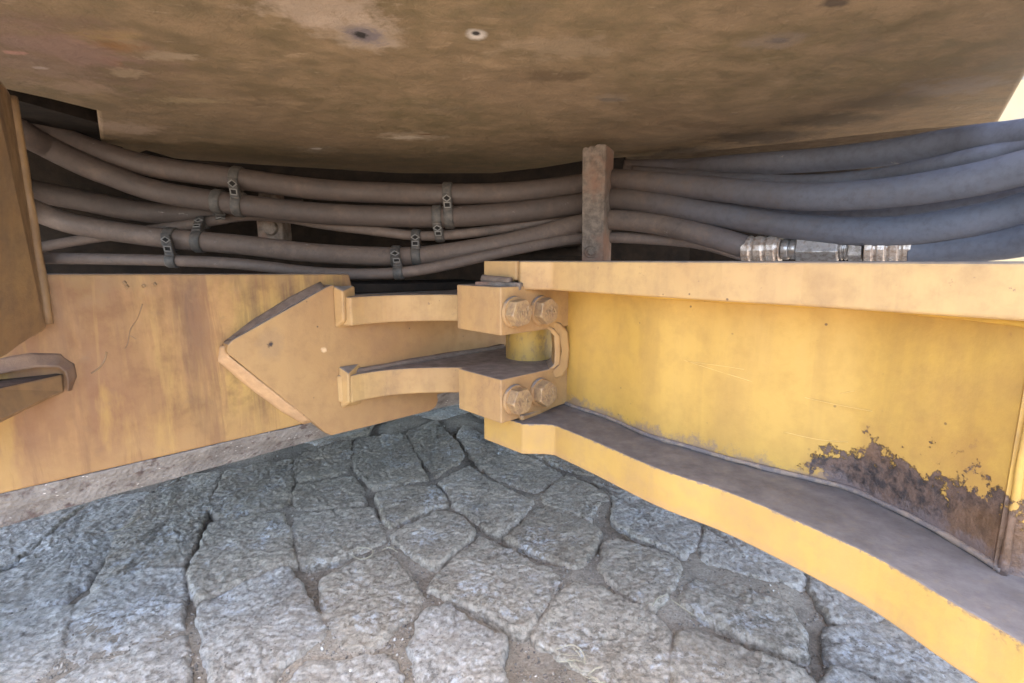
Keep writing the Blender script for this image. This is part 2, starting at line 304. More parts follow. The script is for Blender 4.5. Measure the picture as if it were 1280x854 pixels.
# stones
def road_dust(b,c,amt):
    # pale grit trodden over stones and joints alike
    n=b.noise(6,6,.65); f=b.noise(230,6,.8); g=b.noise(75,6,.7)
    m=b.math('MULTIPLY',b.ramp(b.math('ADD',n,b.math('MULTIPLY',b.math('SUBTRACT',g,.5),.5)),.40,.62,.15,1),b.ramp(f,.40,.58,.25,1))
    c=b.mix(b.math('MULTIPLY',m,amt),c,(.60,.50,.38))
    v=b.vor(150); s2=b.math('MULTIPLY',b.ramp(v,.16,.09),b.ramp(b.noise(55,3),.52,.58)); c=b.mix(b.math('MULTIPLY',s2,.8),c,(.74,.71,.66))
    d=b.math('MULTIPLY',b.ramp(b.vor(120),.20,.12),b.ramp(b.noise(50,3),.47,.42)); c=b.mix(b.math('MULTIPLY',d,.6),c,(.07,.06,.05))
    return c,f,g
def stone_mat(name,a,bb,hi):
    b=NB(name); n1=b.noise(7,4,.6); n2=b.noise(30,9,.75); n3=b.noise(120,7,.75)
    c=b.mix(b.ramp(n1,.38,.62),a,bb); c=b.mix(b.ramp(n2,.50,.66,0,.8),c,hi); c=b.mix(b.ramp(n2,.46,.36,0,.7),c,tuple(v*.5 for v in a))
    c=b.mix(b.ramp(n3,.50,.60,0,.75),c,hi); c=b.mix(b.ramp(n3,.47,.39,0,.8),c,tuple(v*.30 for v in a))
    ch=b.math('MULTIPLY',b.ramp(b.noise(9,10,.85,dist=.3),.52,.60),b.ramp(n3,.46,.54)); c=b.mix(b.math('MULTIPLY',ch,.85),c,(.76,.78,.80))
    c=b.mix(b.ramp(b.noise(5,6,.7),.55,.68,0,.5),c,(.33,.25,.17))
    c,f,g=road_dust(b,c,.55)
    return b.out(c,b.ramp(n3,.3,.7,.35,.75),0,.5,[(n2,.006,.6),(n3,.008,1),(f,.004,1),(b.vor(95),.003,.8)])
M['stone']=[stone_mat('grey_basalt',(.50,.42,.315),(.37,.305,.225),(.72,.63,.50)),
            stone_mat('blue_grey_basalt',(.53,.475,.40),(.40,.36,.305),(.76,.72,.65)),
            stone_mat('brown_grey_basalt',(.42,.34,.245),(.31,.25,.18),(.57,.48,.36))]
b=NB('joint_dirt'); n=b.noise(50,8,.7); v=b.vor(260); v2=b.vor(120)
n7=b.noise(240,6,.75); c=b.mix(b.ramp(n,.35,.65),(.21,.17,.125),(.33,.28,.215)); c=b.mix(b.ramp(n7,.52,.68,0,.8),c,(.46,.41,.34)); c=b.mix(b.ramp(n7,.46,.34,0,.8),c,(.07,.055,.045)); c=b.mix(b.ramp(v2,.12,.05,0,.5),c,(.45,.42,.37)); 

c,f_,g_=road_dust(b,c,.7)
M['dirt']=b.out(c,.9,0,.3,[(n,.006,.8),(g_,.004,.9),(n7,.006,1),(v2,.002,.3)])
b=NB('pale_pebble'); n=b.noise(130,2,.5); c=b.mix(b.ramp(n,.35,.65),(.10,.085,.07),(.36,.31,.25)); c=b.mix(b.ramp(n,.62,.7),c,(.60,.56,.50)); M['pebble']=b.out(c,.7)
b=NB('dry_straw'); M['straw']=b.out((.36,.31,.21),.7)
b=NB('pale_plaster'); n=b.noise(3,6,.6); M['plaster']=b.out(b.mix(b.ramp(n,.4,.7),(.14,.135,.12),(.18,.17,.15)),.9,0,.2)
b=NB('cream_plaster'); n=b.noise(3,6,.6); M['cream']=b.out(b.mix(b.ramp(n,.4,.7),(.24,.20,.12),(.19,.17,.13)),.9,0,.2)

# ================================================================ GROUND
random.seed(4)
def in_poly(p,poly):
    x,y=p; c=False; n=len(poly)
    for i in range(n):
        x1,y1=poly[i]; x2,y2=poly[(i+1)%n]
        if (y1>y)!=(y2>y) and x<(x2-x1)*(y-y1)/(y2-y1)+x1: c=not c
    return c
def gh(x,y):          # height of the joint dirt
    v=Vector((x,y,0))
    return .005*noise.noise(v*10)+max(-.013,min(.0025,-.0035+.022*noise.noise(v*7)))+.003*noise.noise(v*31)+.0025*noise.noise(v*90)
bm=bmesh.new()
NX=260; x0,x1,y0,y1=-1.9,1.7,.35,2.6
gv=[[bm.verts.new((x0+(x1-x0)*i/NX,y0+(y1-y0)*j/160,0)) for i in range(NX+1)] for j in range(161)]
for j in range(161):
    for i in range(NX+1):
        v=gv[j][i]; e=min(i,NX-i,j,160-j); f=min(1,e/3)
        v.co.z=gh(v.co.x,v.co.y)*f-.03*(1-f)
for j in range(160):
    for i in range(NX): bm.faces.new((gv[j][i],gv[j][i+1],gv[j+1][i+1],gv[j+1][i]))
# outer sheet to the horizon, joined edge to edge
o4=[bm.verts.new(p) for p in ((-150,-150,-.03),(150,-150,-.03),(150,150,-.03),(-150,150,-.03))]
A_,B_,C_,D_=gv[0][0],gv[0][NX],gv[160][NX],gv[160][0]
bm.faces.new([o4[0],o4[1]]+[gv[0][i] for i in range(NX,-1,-1)])
bm.faces.new([o4[1],o4[2]]+[gv[j][NX] for j in range(160,-1,-1)])
bm.faces.new([o4[2],o4[3]]+[gv[160][i] for i in range(0,NX+1)])
bm.faces.new([o4[3],o4[0]]+[gv[j][0] for j in range(0,161)])
ground=obj('ground',bm,M['dirt'],smooth=True); tag(ground,kind='structure')

ST=[ # (outline pixels, material index)
([(197,610),(172,642),(147,666),(140,689),(116,728),(130,735),(172,706),(211,702),(228,702),(240,687),(249,656),(256,631),(270,607),(279,589),(240,590)],0),
([(108,746),(172,712),(228,710),(228,730),(224,761),(227,783),(197,797),(151,811),(92,832),(84,812),(88,782),(96,753)],1),
([(228,792),(232,807),(228,849),(235,900),(80,925),(66,862),(90,838),(151,819),(197,804)],1),
([(72,658),(53,680),(19,708),(0,716),(-80,750),(-80,788),(0,765),(35,754),(80,746),(110,724),(135,689),(142,666),(168,642),(193,612),(120,622)],1),
([(-120,690),(-80,742),(0,708),(17,702),(48,677),(68,655),(100,632),(20,630),(-120,650)],1),
([(90,755),(80,786),(76,814),(58,838),(28,852),(-60,900),(-140,860),(-100,797),(0,772),(35,761)],1),
([(-100,905),(36,862),(74,866),(84,935),(-60,990)],1),
([(283,588),(365,571),(364,600),(362,624),(350,634),(316,638),(291,644),(269,642),(263,630),(275,607)],2),
([(263,652),(291,651),(316,645),(352,641),(358,663),(363,687),(369,701),(356,702),(323,716),(281,734),(246,747),(240,735),(238,708),(250,690),(258,662)],0),
([(248,757),(281,741),(323,723),(358,708),(375,728),(380,745),(390,765),(405,783),(398,800),(380,812),(358,822),(338,845),(330,880),(245,910),(266,850),(258,800),(250,775)],1),
([(371,571),(438,547),(436,581),(430,588),(405,594),(376,600),(369,598)],2),
([(370,606),(405,601),(437,594),(447,603),(455,621),(447,626),(416,631),(376,635),(369,628)],2),
([(367,643),(376,641),(416,638),(465,631),(470,645),(480,669),(476,680),(464,682),(441,688),(422,693),(391,701),(378,699),(371,680),(366,655)],0),
([(403,724),(422,714),(441,704),(464,696),(482,691),(494,700),(502,713),(514,727),(524,743),(521,755),(506,769),(488,783),(478,800),(433,814),(418,795),(408,764)],0),
([(398,824),(430,824),(470,818),(495,826),(498,900),(380,925),(362,852),(385,828)],1),
([(442,547),(503,540),(518,567),(526,586),(535,597),(500,603),(465,607),(456,597),(444,583)],2),
([(470,614),(500,611),(543,605),(560,624),(558,629),(540,631),(511,645),(488,659),(480,645),(475,626)],2),
([(490,668),(511,656),(542,640),(564,637),(583,652),(592,663),(581,675),(567,686),(550,704),(537,703),(513,689),(497,680)],0),
([(536,731),(552,712),(578,688),(602,668),(634,683),(669,703),(687,710),(702,726),(685,747),(667,774),(653,786),(631,777),(594,755),(564,743)],0),
([(532,760),(562,753),(582,774),(607,788),(629,794),(623,816),(629,854),(640,910),(520,910),(528,842),(517,815),(522,782)],1),
([(702,741),(725,727),(766,741),(826,772),(837,787),(834,816),(831,860),(826,910),(775,885),(757,851),(731,831),(700,813),(680,800),(673,785),(688,762)],0),
([(508,539),(545,524),(564,547),(578,564),(572,577),(545,595),(532,583),(524,565)],2),
([(550,603),(578,585),(588,582),(620,604),(651,619),(667,625),(654,641),(640,655),(620,665),(606,657),(592,646),(572,630),(564,617)],0),
([(640,665),(661,645),(674,630),(700,636),(737,653),(748,661),(742,679),(731,697),(717,709),(694,697),(650,677),(630,668)],2),
([(580,530),(626,556),(677,577),(704,590),(692,599),(670,613),(655,608),(622,596),(600,579),(586,561),(571,545)],0),
([(632,553),(680,571),(710,583),(745,592),(700,540),(640,535)],2),
([(677,622),(695,603),(709,592),(731,602),(758,613),(760,624),(743,635),(738,648),(717,641),(679,628)],0),
([(742,600),(766,610),(790,612),(820,625),(870,648),(875,660),(869,682),(852,694),(823,681),(792,667),(768,650),(768,628),(764,618)],1),
([(758,675),(772,673),(797,681),(845,697),(849,710),(841,729),(825,748),(817,757),(791,743),(768,727),(753,710),(753,687)],0),
([(884,661),(860,640),(950,684),(1002,712),(1001,733),(957,725),(881,699),(875,686)],1),
([(858,730),(875,723),(931,734),(978,752),(999,781),(1005,815),(987,815),(931,789),(882,767),(853,752)],0),
([(854,783),(875,787),(931,813),(1000,832),(1015,850),(1030,900),(850,930),(842,850),(845,800)],0),
([(1019,730),(1010,712),(1062,738),(1110,765),(1092,773),(1040,771),(1027,754)],1),
([(1042,781),(1107,778),(1137,795),(1194,825),(1240,860),(1180,905),(1120,857),(1100,842),(1044,819),(1034,793)],1),
([(1044,830),(1100,852),(1150,905),(1040,930),(1030,860)],1),
]
def build_stone(plan,mi,idx,step=.0055):
    # outline resampled with a rough edge, rings shrinking to the middle, pillowed and chiselled top
    n=len(plan)
    # corner rounding (Chaikin once)
    q=[]
    for i in range(n):
        a=Vector(plan[i]);b2=Vector(plan[(i+1)%n]); q+= [a.lerp(b2,.1),a.lerp(b2,.9)]
    pts=[]
    for i in range(len(q)):
        a=q[i]; b2=q[(i+1)%len(q)]; k=max(1,int((b2-a).length/step))
        for j in range(k): pts.append(a.lerp(b2,j/k))
    cen=sum(pts,Vector((0,0)))/len(pts)
    rad=sum((p-cen).length for p in pts)/len(pts)
    nr=max(6,int(rad/step*.9))
    off=random.uniform(-.0015,.0015); tilt=(random.uniform(-.018,.018),random.uniform(-.018,.018))
    ang=random.uniform(-.4,.4)
    bm=bmesh.new(); rings=[]
    def top(p,e):
        v=Vector((p.x,p.y,0))
        #a=Vector((p.x*math.cos(ang)-p.y*math.sin(ang),(p.x*math.sin(ang)+p.y*math.cos(ang))*2.2,idx*1.7))
        z=.006+off+(p.x-cen.x)*tilt[0]+(p.y-cen.y)*tilt[1]
        z+=.005*noise.noise(v*10)+.0030*noise.noise(v*24)+.0022*noise.noise(v*55)+.0028*noise.noise(v*100)+.0022*noise.noise(v*170)
        pil=min(1,e/.006); z-=.0035*(1-pil)**2
        return z
    out=[]
    for p in pts:
        d=(p-cen).normalized(); o=.007*noise.noise(Vector((p.x,p.y,idx))*36)+.004*noise.noise(Vector((p.x,p.y,idx))*120)
        out.append(p+d*(o+.0085))
    m=len(out)
    skirt=[bm.verts.new((p.x,p.y,-.04)) for p in out]; rings.append(skirt)
    for r in range(nr):
        f=1-(r/nr)
        ring=[]
        for p in out:
            c=cen+(p-cen)*f; e=(p-c).length*.9
            z=top(c,e)
            ring.append(bm.verts.new((c.x,c.y,z-(.003 if r==0 else 0))))
        rings.append(ring)
    cv=bm.verts.new((cen.x,cen.y,top(cen,1)))
    for a,b2 in zip(rings,rings[1:]):
        for k in range(m): bm.faces.new((a[k],a[(k+1)%m],b2[(k+1)%m],b2[k]))
    for k in range(m): bm.faces.new((rings[-1][k],rings[-1][(k+1)%m],cv))
    return obj('paving_stone',bm,M['stone'][mi],ground,smooth=True)
polys=[]
for i,(pl,mi) in enumerate(ST):
    plan=[tuple(atZ(x,y,.006)[:2]) for x,y in pl]; polys.append(plan)
    build_stone(plan,mi,i)
# the same rough paving carries on round the stones seen: cells of a jittered grid
seeds=[]
gs=.235
for j in range(-3,14):
    for i in range(-9,9):
        seeds.append(Vector((i*gs+(j%2)*gs*.5+random.uniform(-.05,.05),.1+j*gs*.9+random.uniform(-.05,.05))))
def cell(k):
    s=seeds[k]; poly=[s+Vector(d) for d in ((-.4,-.4),(.4,-.4),(.4,.4),(-.4,.4))]
    for t in seeds:
        if t is s or (t-s).length>.75: continue
        mid=(s+t)/2; nn=(t-s).normalized(); mid=mid-nn*.006
        new=[]
        for i in range(len(poly)):
            a=poly[i]; b2=poly[(i+1)%len(poly)]; da=(a-mid).dot(nn); db=(b2-mid).dot(nn)
            if da<=0: new.append(a)
            if da*db<0: new.append(a.lerp(b2,da/(da-db)))
        poly=new
        if len(poly)<3: return None
    return poly
cnt=0
for k in range(len(seeds)):
    pl=cell(k)
    if not pl: continue
    test=[(p.x,p.y) for p in pl]+[((p.x+seeds[k].x)/2,(p.y+seeds[k].y)/2) for p in pl]+[tuple(seeds[k])]
    if any(in_poly(t,q) for t in test for q in polys): continue
    if any(in_poly(v,[(p.x,p.y) for p in pl]) for q in polys for v in q): continue
    build_stone([tuple(p) for p in pl],random.choice((0,0,1,2)),100+k,.016); cnt+=1
# loose grit lying in the joints and on the stones
pm=bmesh.new(); rnd=random.Random(9)
tb=bmesh.new(); bmesh.ops.create_icosphere(tb,subdivisions=1,radius=1); tv=[v.co.copy() for v in tb.verts]; tf=[[v.index for v in f.verts] for f in tb.faces]; tb.free()
GV=[];GF=[]
def grit(x,y,z,r):
    m=Matrix.Translation((x,y,z))@Matrix.Rotation(rnd.uniform(0,6),4,Vector((rnd.random(),rnd.random(),rnd.random()+.1)))@Matrix.Diagonal((r*rnd.uniform(.7,1.6),r,r*rnd.uniform(.4,.9),1))
    k=len(GV)
    for v in tv: GV.append(m@(v*rnd.uniform(.8,1.2)))
    for f in tf: GF.append([k+q for q in f])
N=0
PB=[(min(q[0] for q in pl),max(q[0] for q in pl),min(q[1] for q in pl),max(q[1] for q in pl),pl) for pl in polys]
while N<6500:
    px,py=rnd.uniform(-20,1250),rnd.uniform(520,870)
    p=atZ(px,py,0)
    if not(.5<p.y<2 and -1.2<p.x<1): continue
    if noise.noise(Vector((p.x*9,p.y*9,3)))<rnd.uniform(-.45,.15): continue
    ins=any(a_<p.x<b_ and c_<p.y<d_ and in_poly((p.x,p.y),q) for a_,b_,c_,d_,q in PB)
    if ins and rnd.random()<.94: continue
    r=.0007+.0026*rnd.random()**3
    if ins: r*=.6
    z=(gh(p.x,p.y)+r*.4) if not ins else .011
    grit(p.x,p.y,z,r); N+=1
gm=bpy.data.meshes.new('gravel'); gm.from_pydata(GV,[],GF); gm.materials.append(M['pebble'])
g=bpy.data.objects.new('gravel',gm); C.objects.link(g); tag(g,'loose grit and small pebbles lying in the joints between the paving stones','gravel',kind='stuff')
sm=bmesh.new()
def blade(pts,r):
    P=[(*pt,r*(1-.6*abs(i/(len(pts)-1)-.5))) for i,pt in enumerate(pts)]
    tube(sm,catmull(P,4),4)
for (px,py,k) in ((715,830,7),(738,845,6),(790,668,3)):
    for _ in range(k):
        c=atZ(px+rnd.uniform(-28,28)*(k>8 and 1 or .4),py+rnd.uniform(-10,10),.004); a=rnd.uniform(-.9,.3)+math.pi*(rnd.random()<.5); l=rnd.uniform(.01,.028)
        q=[(c.x+math.cos(a)*l*t,c.y+math.sin(a)*l*t+rnd.uniform(-.002,.002),.003+rnd.uniform(0,.010)) for t in (-.5,0,.5)]
        blade(q,rnd.uniform(.0004,.0009))
for pts in (((695,812),(715,806),(729,816),(731,830)),((440,694),(450,699),(463,695),(466,688),(452,684),(441,690)),((134,665),(150,662),(165,653),(178,643)),((478,688),(486,684),(497,690)),((850,757),(840,750),(868,770)),((815,758),(822,748),(832,744))):
    blade([tuple(atZ(x,y,.016)) for x,y in pts],.0009)
g=obj('dry_grass',sm,M['straw'],smooth=True); tag(g,'dry straw and grass stems caught in the gaps of the stone paving','dry grass',kind='stuff')

# ================================================================ REAR FRAME (left)
PA,PB=(-.5,.682),(0.,1.182)           # side panel plane  y = x+1.182
GA,GB=(-.5,.647),(0.,1.147)           # gusset face plane y = x+1.147
nb=Vector((-1,1,0)).normalized()      # away from the camera, normal to the panel
rear=thing('rear_frame','dusty orange-yellow steel frame of the machine with pointed gusset plate, left of the pivot','machine frame',loc=(-.35,.85,.25))
def under(o,root):                     # keep world place while parenting to an empty at its own base
    o.parent=root; o.matrix_parent_inverse=Matrix.Translation(-root.location); return o
bm=bmesh.new()
top=.541
pl=[(-.95,.232),(-.15,1.032),]
slab(bm,[(-.98,.202,.27),(-.35,.832,.27),(-.02,1.162,.265),(-.02,1.162,.484),(-.285,.897,.488),(-.29,.892,top-.016),(-.32,.862,top-.015),(-.98,.202,top+.004)],nb*.03)
under(obj('side_panel',bm,M['orange'],bevel=.003),rear)
# top deck behind the panel, grimy
bm=bmesh.new(); slab(bm,[(-.96,.24,.516),(-.30,.90,.505),(-.03,1.17,.500),(-.14,1.32,.500),(-1.1,.50,.516)],(0,0,-.014))
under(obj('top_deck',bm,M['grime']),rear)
# bottom flange: gritty sloping edge
lo=[atZ(-120,694,.22),atZ(0,660,.22),atZ(200,603,.22),atZ(415,545,.22),atZ(560,508,.22),atZ(640,494,.22)]
hi=[Vector((-.80,.382,.2695)),Vector((-.622,.564,.2695)),Vector((-.506,.677,.2695)),Vector((-.345,.838,.2695)),Vector((-.14,1.045,.2695)),Vector((0.0,1.185,.2695))]
bm=bmesh.new(); a=[];
for l,h in zip(lo,hi):
    bk=nb*.18
    a.append([bm.verts.new(v) for v in (h,l,l+bk,h+bk)])
for p,q in zip(a,a[1:]):
    for k in range(4): bm.faces.new((p[k],p[(k+1)%4],q[(k+1)%4],q[k]))
bm.faces.new(a[0]);bm.faces.new(a[-1][::-1])
bmesh.ops.subdivide_edges(bm,edges=bm.edges[:],cuts=5,use_grid_fill=True)
for v in bm.verts:
    v.co+=Vector((1,-1,0))*.0035*noise.noise(v.co*30)+Vector((0,0,.002*noise.noise(v.co*40)))
under(obj('bottom_flange',bm,M['grit'],smooth=False,bevel=.004),rear)
# gusset plate: diamond nose on the left, running on behind the lugs
G=lambda x,y: onplane(x,y,GA,GB)
gp=[G(283,438),G(285,431),G(291,425),G(408,359),G(416,356),G(426,360),Vector((-.27,.877,.484)),Vector((-.0,1.147,.482)),Vector((0,1.147,.33)),Vector((-.10,1.047,.31)),G(547,494),G(548,501),G(545,509),G(538,514),G(422,543),G(415,545),G(408,542),G(291,447),G(285,443)]
bm=bmesh.new(); slab(bm,gp,nb*.024)
under(obj('gusset_plate',bm,M['gusset'],bevel=.0025),rear)
def bead(pts,r,mat,root,jit=.18,name='weld_bead',n=10):
    bm=bmesh.new(); P=[(*p,r) for p in pts]
    P=catmull(P,6) if len(P)>2 else [tuple(Vector(P[0][:3]).lerp(Vector(P[1][:3]),i/24))+(r,) for i in range(25)]
    tube(bm,P,n,jit=jit); return under(obj(name,bm,mat,smooth=True),root)
Q=lambda x,y: onplane(x,y,PA,PB)
def facet(strip,mat,root,name):        # sloping fillet between two outlines
    bm=bmesh.new(); A=[bm.verts.new(a) for a,_ in strip]; B=[bm.verts.new(b) for _,b in strip]
    D=[bm.verts.new(a.lerp(b,.5)+nb*.02) for a,b in strip]
    for i in range(len(A)-1):
        bm.faces.new((A[i],A[i+1],B[i+1],B[i])); bm.faces.new((B[i],B[i+1],D[i+1],D[i])); bm.faces.new((D[i],D[i+1],A[i+1],A[i]))
    bm.faces.new((A[0],B[0],D[0])); bm.faces.new((A[-1],D[-1],B[-1]))
    bmesh.ops.subdivide_edges(bm,edges=bm.edges[:],cuts=4,use_grid_fill=True)
    for v in bm.verts: v.co+=nb*.0022*noise.noise(v.co*55)
    return under(obj(name,bm,mat,smooth=True),root)
facet([(G(290,425.5)+nb*.006,Q(279,428)),(G(330,403)+nb*.006,Q(312,402)),(G(375,378)+nb*.006,Q(362,371)),(G(409,359)+nb*.006,Q(400,352))],M['weldgrey'],rear,'weld_bead')
facet([(G(285,433)+nb*.005,Q(274,434)),(G(288,446)+nb*.005,Q(272,452)),(G(330,479)+nb*.005,Q(312,486)),(G(365,507)+nb*.005,Q(352,515)),(G(392,528)+nb*.005,Q(380,531))],M['weld'],rear,'weld_bead')
# lugs
def lug(z0,z1,name='hinge_lug'):
    fr=[(424,0,None),(439,.836)]
    def pt(px,Y): return ((px-640)/F*Y*1.0/ (cp) * cp* .0 + (px-640)/F*(Y*cp+ (H-(z0+z1)/2)*sp), Y)
    g0=G(421,480 if z1<.45 else 400); P=[(g0.x,g0.y)]
    arc=catmull([pt(439,.838),pt(460,.863),pt(490,.888),pt(530,.903),pt(573,.906),pt(600,.90)],5)
    P+=arc; P+=[(-.02,.885),(.03,.885),(.07,.92),(.07,.96),(.04,1.0),(0.02,1.14),(-.02,1.145-.0)]
    P+=[(-.02,1.13)]
    P=[p for i,p in enumerate(P)]
    bm=bmesh.new(); prism(bm,P[:-2]+[(0.0,1.150)],z0,z1)
    return under(obj(name,bm,M['tan'],bevel=.0025),rear)
lug(.439,.488); lug(.303,.352)
# tapered weld flares at the root of each lug
def flare(zt,zb,px):
    # wedge in front of the gusset at the lug root
    a=[G(px-1,zt[0]),G(px+2,zb[0])]
    bm=bmesh.new()
    v=[a[0],a[1],a[1]+Vector((.03,.03,0)),a[0]+Vector((.03,.03,0)),
       atY(px+13,zt[1],.833),atY(px+14,zb[1],.833)]
    v=[bm.verts.new(x) for x in v]
    bm.faces.new((v[0],v[4],v[5],v[1])); bm.faces.new((v[0],v[3],v[4])); bm.faces.new((v[1],v[5],v[2])); bm.faces.new((v[4],v[3],v[2],v[5])); bm.faces.new((v[0],v[1],v[2],v[3]))
    under(obj('weld_flare',bm,M['tan'],bevel=.004),rear)
flare((357,364),(411,401),416); flare((458,467),(511,503),423)
bead([Vector((-.285,.858,.353)),Vector((-.2,.943,.355)),Vector((-.1,1.043,.354)),Vector((-.02,1.122,.353))],.006,M['weldgrey'],rear,.5)
# left: upright gusset coming towards the camera, and the horizontal bracket bar under it
a,b2,c,d,e,f=atY(12,112,.60),atY(62,412,.595),atY(0,446,.52),atY(-90,500,.42),atY(-90,60,.42),atY(0,90,.52)
bm=bmesh.new(); off=Vector((-.03,.0,0)); slab(bm,[a,b2,c,d,e,f],off)
under(obj('upright_plate',bm,M['brownpaint'],bevel=.007,seg=3),rear)
bead([atY(13,120,.603),atY(36,260,.603),atY(60,405,.60)],.006,M['brownpaint'],rear,.3)
bm=bmesh.new()
q=[atY(80,467,.61),atY(82,491,.61),atY(0,528,.53),atY(-110,580,.43),atY(-110,512,.43),atY(0,486,.53)]
slab(bm,q,(-.07,.035,0)); under(obj('bracket_bar',bm,M['brownpaint'],bevel=.004),rear)
facet([(Q(x,y)-nb*.016,Q(u,v)) for (x,y,u,v) in ((-60,481,-60,460),(0,465,0,447),(45,457,40,441),(72,457,76,442),(80,463,93,455),(83,474,96,470),(83,486,90,488))],M['weldgrey2'],rear,'weld_bead')
for pts,r in ((((178,380),(172,398),(163,412),(160,428),(156,436)),.0007),(((133,440),(131,450),(124,460),(114,467)),.0012),(((163,420),(170,424)),.0006)):
    bead([Q(x,y)-nb*.0002 for x,y in pts],r*.8,M['brownpaint'],rear,.6,'scratch',6)
for x,y in ((157,357),(178,356),(192,354),(154,352)):
    bead([Q(x,y),Q(x+3,y+3)],.0022,M['brownpaint'],rear,.5,'paint_blister',8)
# ================================================================ FRONT FRAME (right)
front=thing('front_frame','bright yellow channel-shaped steel arm with rust patches and bolted pivot ears, right of the pivot','machine frame',loc=(.2,.7,.25))
EA=(-.0168,.74); EB=(-.091,.82); EC=(.067,.82); EBb=(-.012,.915); ECb=(.15,.91)
def zc(px,py,Y): return atY(px,py,Y).z
for (t,bt) in ((359,420),(475,530)):
    bm=bmesh.new(); prism(bm,[EA,EC,ECb,EBb,EB],zc(626,bt,.74),zc(626,t,.74))
    ear=under(obj('pivot_ear',bm,M['tan'],bevel=.002),front)
# bolts
axis=Vector((.69,-.72,0)).normalized()
Rm=Matrix((( -axis.y,0,axis.x),(axis.x,0,axis.y),(0,1,0)))  # columns: tangent, up, axis
def hexhead(px,py,rot,i):
    base=onplane(px,py,EA,EC)+axis*.001
    M4=Matrix.Translation(base)@Rm.to_4x4()@Matrix.Rotation(R(rot),4,'Z')
    bm=bmesh.new()
    r=.0218; 
    def ringv(rr,z,n,ph=0): return [bm.verts.new(M4@Vector((rr*math.cos(2*math.pi*(k+ph)/n),rr*math.sin(2*math.pi*(k+ph)/n),z))) for k in range(n)]
    n=36
    def hexr(k): 
        a=(k/n*6)%1; return r*math.cos(R(30))/math.cos(R((a-.5)*60))
    prof=[]
    for z,cap in ((.003,1e9),(.0185,1e9),(.0185,.0228),(.0215,.0200)):
        prof.append([bm.verts.new(M4@Vector((min(hexr(k),cap)*math.cos(2*math.pi*k/n),min(hexr(k),cap)*math.sin(2*math.pi*k/n),z-(0 if cap>1 else .000)))) for k in range(n)])
    for a_,b_ in zip(prof,prof[1:]):
        for k in range(n): bm.faces.new((a_[k],a_[(k+1)%n],b_[(k+1)%n],b_[k]))
    bm.faces.new(prof[-1]); bm.faces.new(prof[0][::-1])
    bolt=under(obj('bolt',bm,M['bolt'],bevel=.0008),front)
    bm=bmesh.new(); bmesh.ops.create_cone(bm,cap_ends=True,segments=32,radius1=.0245,radius2=.0235,depth=.005,matrix=M4@Matrix.Translation((0,0,.0025)))
    w_=obj('washer',bm,M['tan'],bolt,bevel=.0006); 
    bm=bmesh.new(); rr=random.Random(i)
    # raised forging strokes on the head
    for k in range(5):
        x=-.010+.005*k; l=rr.uniform(.008,.014); an=rr.uniform(-.5,.5)
        mm=M4@Matrix.Translation((x,rr.uniform(-.003,.003),.0220))@Matrix.Rotation(an,4,'Z')@Matrix.Diagonal((.0016,l,.0026,1))
        bmesh.ops.create_cube(bm,size=1,matrix=mm)
        if k%2: 
            mm=M4@Matrix.Translation((x+.002,rr.uniform(-.004,.004),.0220))@Matrix.Rotation(an+1.4,4,'Z')@Matrix.Diagonal((.0016,.006,.0026,1)); bmesh.ops.create_cube(bm,size=1,matrix=mm)
    obj('head_marking',bm,M['bolt'],bolt,bevel=.0004)
for i,(x,y,rt) in enumerate(((641,390,8),(675,388,20),(642,499,2),(674,490,25))): hexhead(x,y,rt,i)
# lower flange
ZT,ZB=.296,.246
topE=[(605,520),(650,529),(689,530),(703,535),(750,554),(811,580),(858,596),(900,610),(957,632),(1040,668),(1085,690),(1156,731),(1212,765),(1280,808),(1400,890)]
botE=[(605,549),(653,568),(687,570),(705,576),(750,598),(799,624),(844,645),(898,665),(961,696),(1040,739),(1100,771),(1175,825),(1224,854),(1300,905),(1400,972)]
wl=[(640,490),(665,495),(700,503),(725,512),(764,525),(811,546),(860,560),(900,572),(960,588),(1020,602),(1066,615),(1150,655),(1200,683),(1250,715)]
webp=[atZ(x,y,ZT) for x,y in wl]
def resample(P,n):
    L=[0]
    for a,b in zip(P,P[1:]): L.append(L[-1]+(b-a).length)
    out=[]
    for k in range(n):
        t=L[-1]*k/(n-1); i=0
        while i<len(P)-2 and L[i+1]<t: i+=1
        f=(t-L[i])/(L[i+1]-L[i]); out.append(P[i].lerp(P[i+1],f))
    return out
tp=[atZ(x,y,ZT) for x,y in topE]; bp=[atZ(x,y,ZB) for x,y in botE]
tp[0]=Vector((bp[0].x,bp[0].y,ZT)); tp[1]=Vector((bp[1].x,bp[1].y,ZT))
bm=bmesh.new()
# densify the curve
T=[tp[0],tp[1]]+[Vector(p) for p in catmull([tuple(v) for v in tp[1:]],4)][1:]
B=[bp[0],bp[1]]+[Vector(p) for p in catmull([tuple(v) for v in bp[1:]],4)][1:]
T[0].z=ZT
def atdir(P,k):
    for a_,b_ in zip(P,P[1:]):
        ka,kb=a_.x/a_.y,b_.x/b_.y
        if ka<=k<=kb: 
            f_=(k-ka)/(kb-ka+1e-9); return a_.lerp(b_,f_)
    return None
for i_ in range(2,len(T)):
    q_=atdir(B,T[i_].x/T[i_].y)
    m_=T[i_] if q_ is None else T[i_].lerp(q_,.5)
    T[i_]=Vector((m_.x,m_.y,ZT))
B=[B[0],B[1]]+[Vector((t_.x,t_.y,ZB)) for t_ in T[2:]]
wl_s=resample([Vector((.0,1.0,ZT))]+webp+[Vector((.56,.22,ZT))],len(T))
bk=Vector((.05,.05,0))
rows=[]
for t,b_,wq in zip(T,B,wl_s):
    wq=wq+bk
    rows.append([bm.verts.new(v) for v in (t,b_,Vector((wq.x,wq.y,ZB)),Vector((wq.x,wq.y,ZT)))])
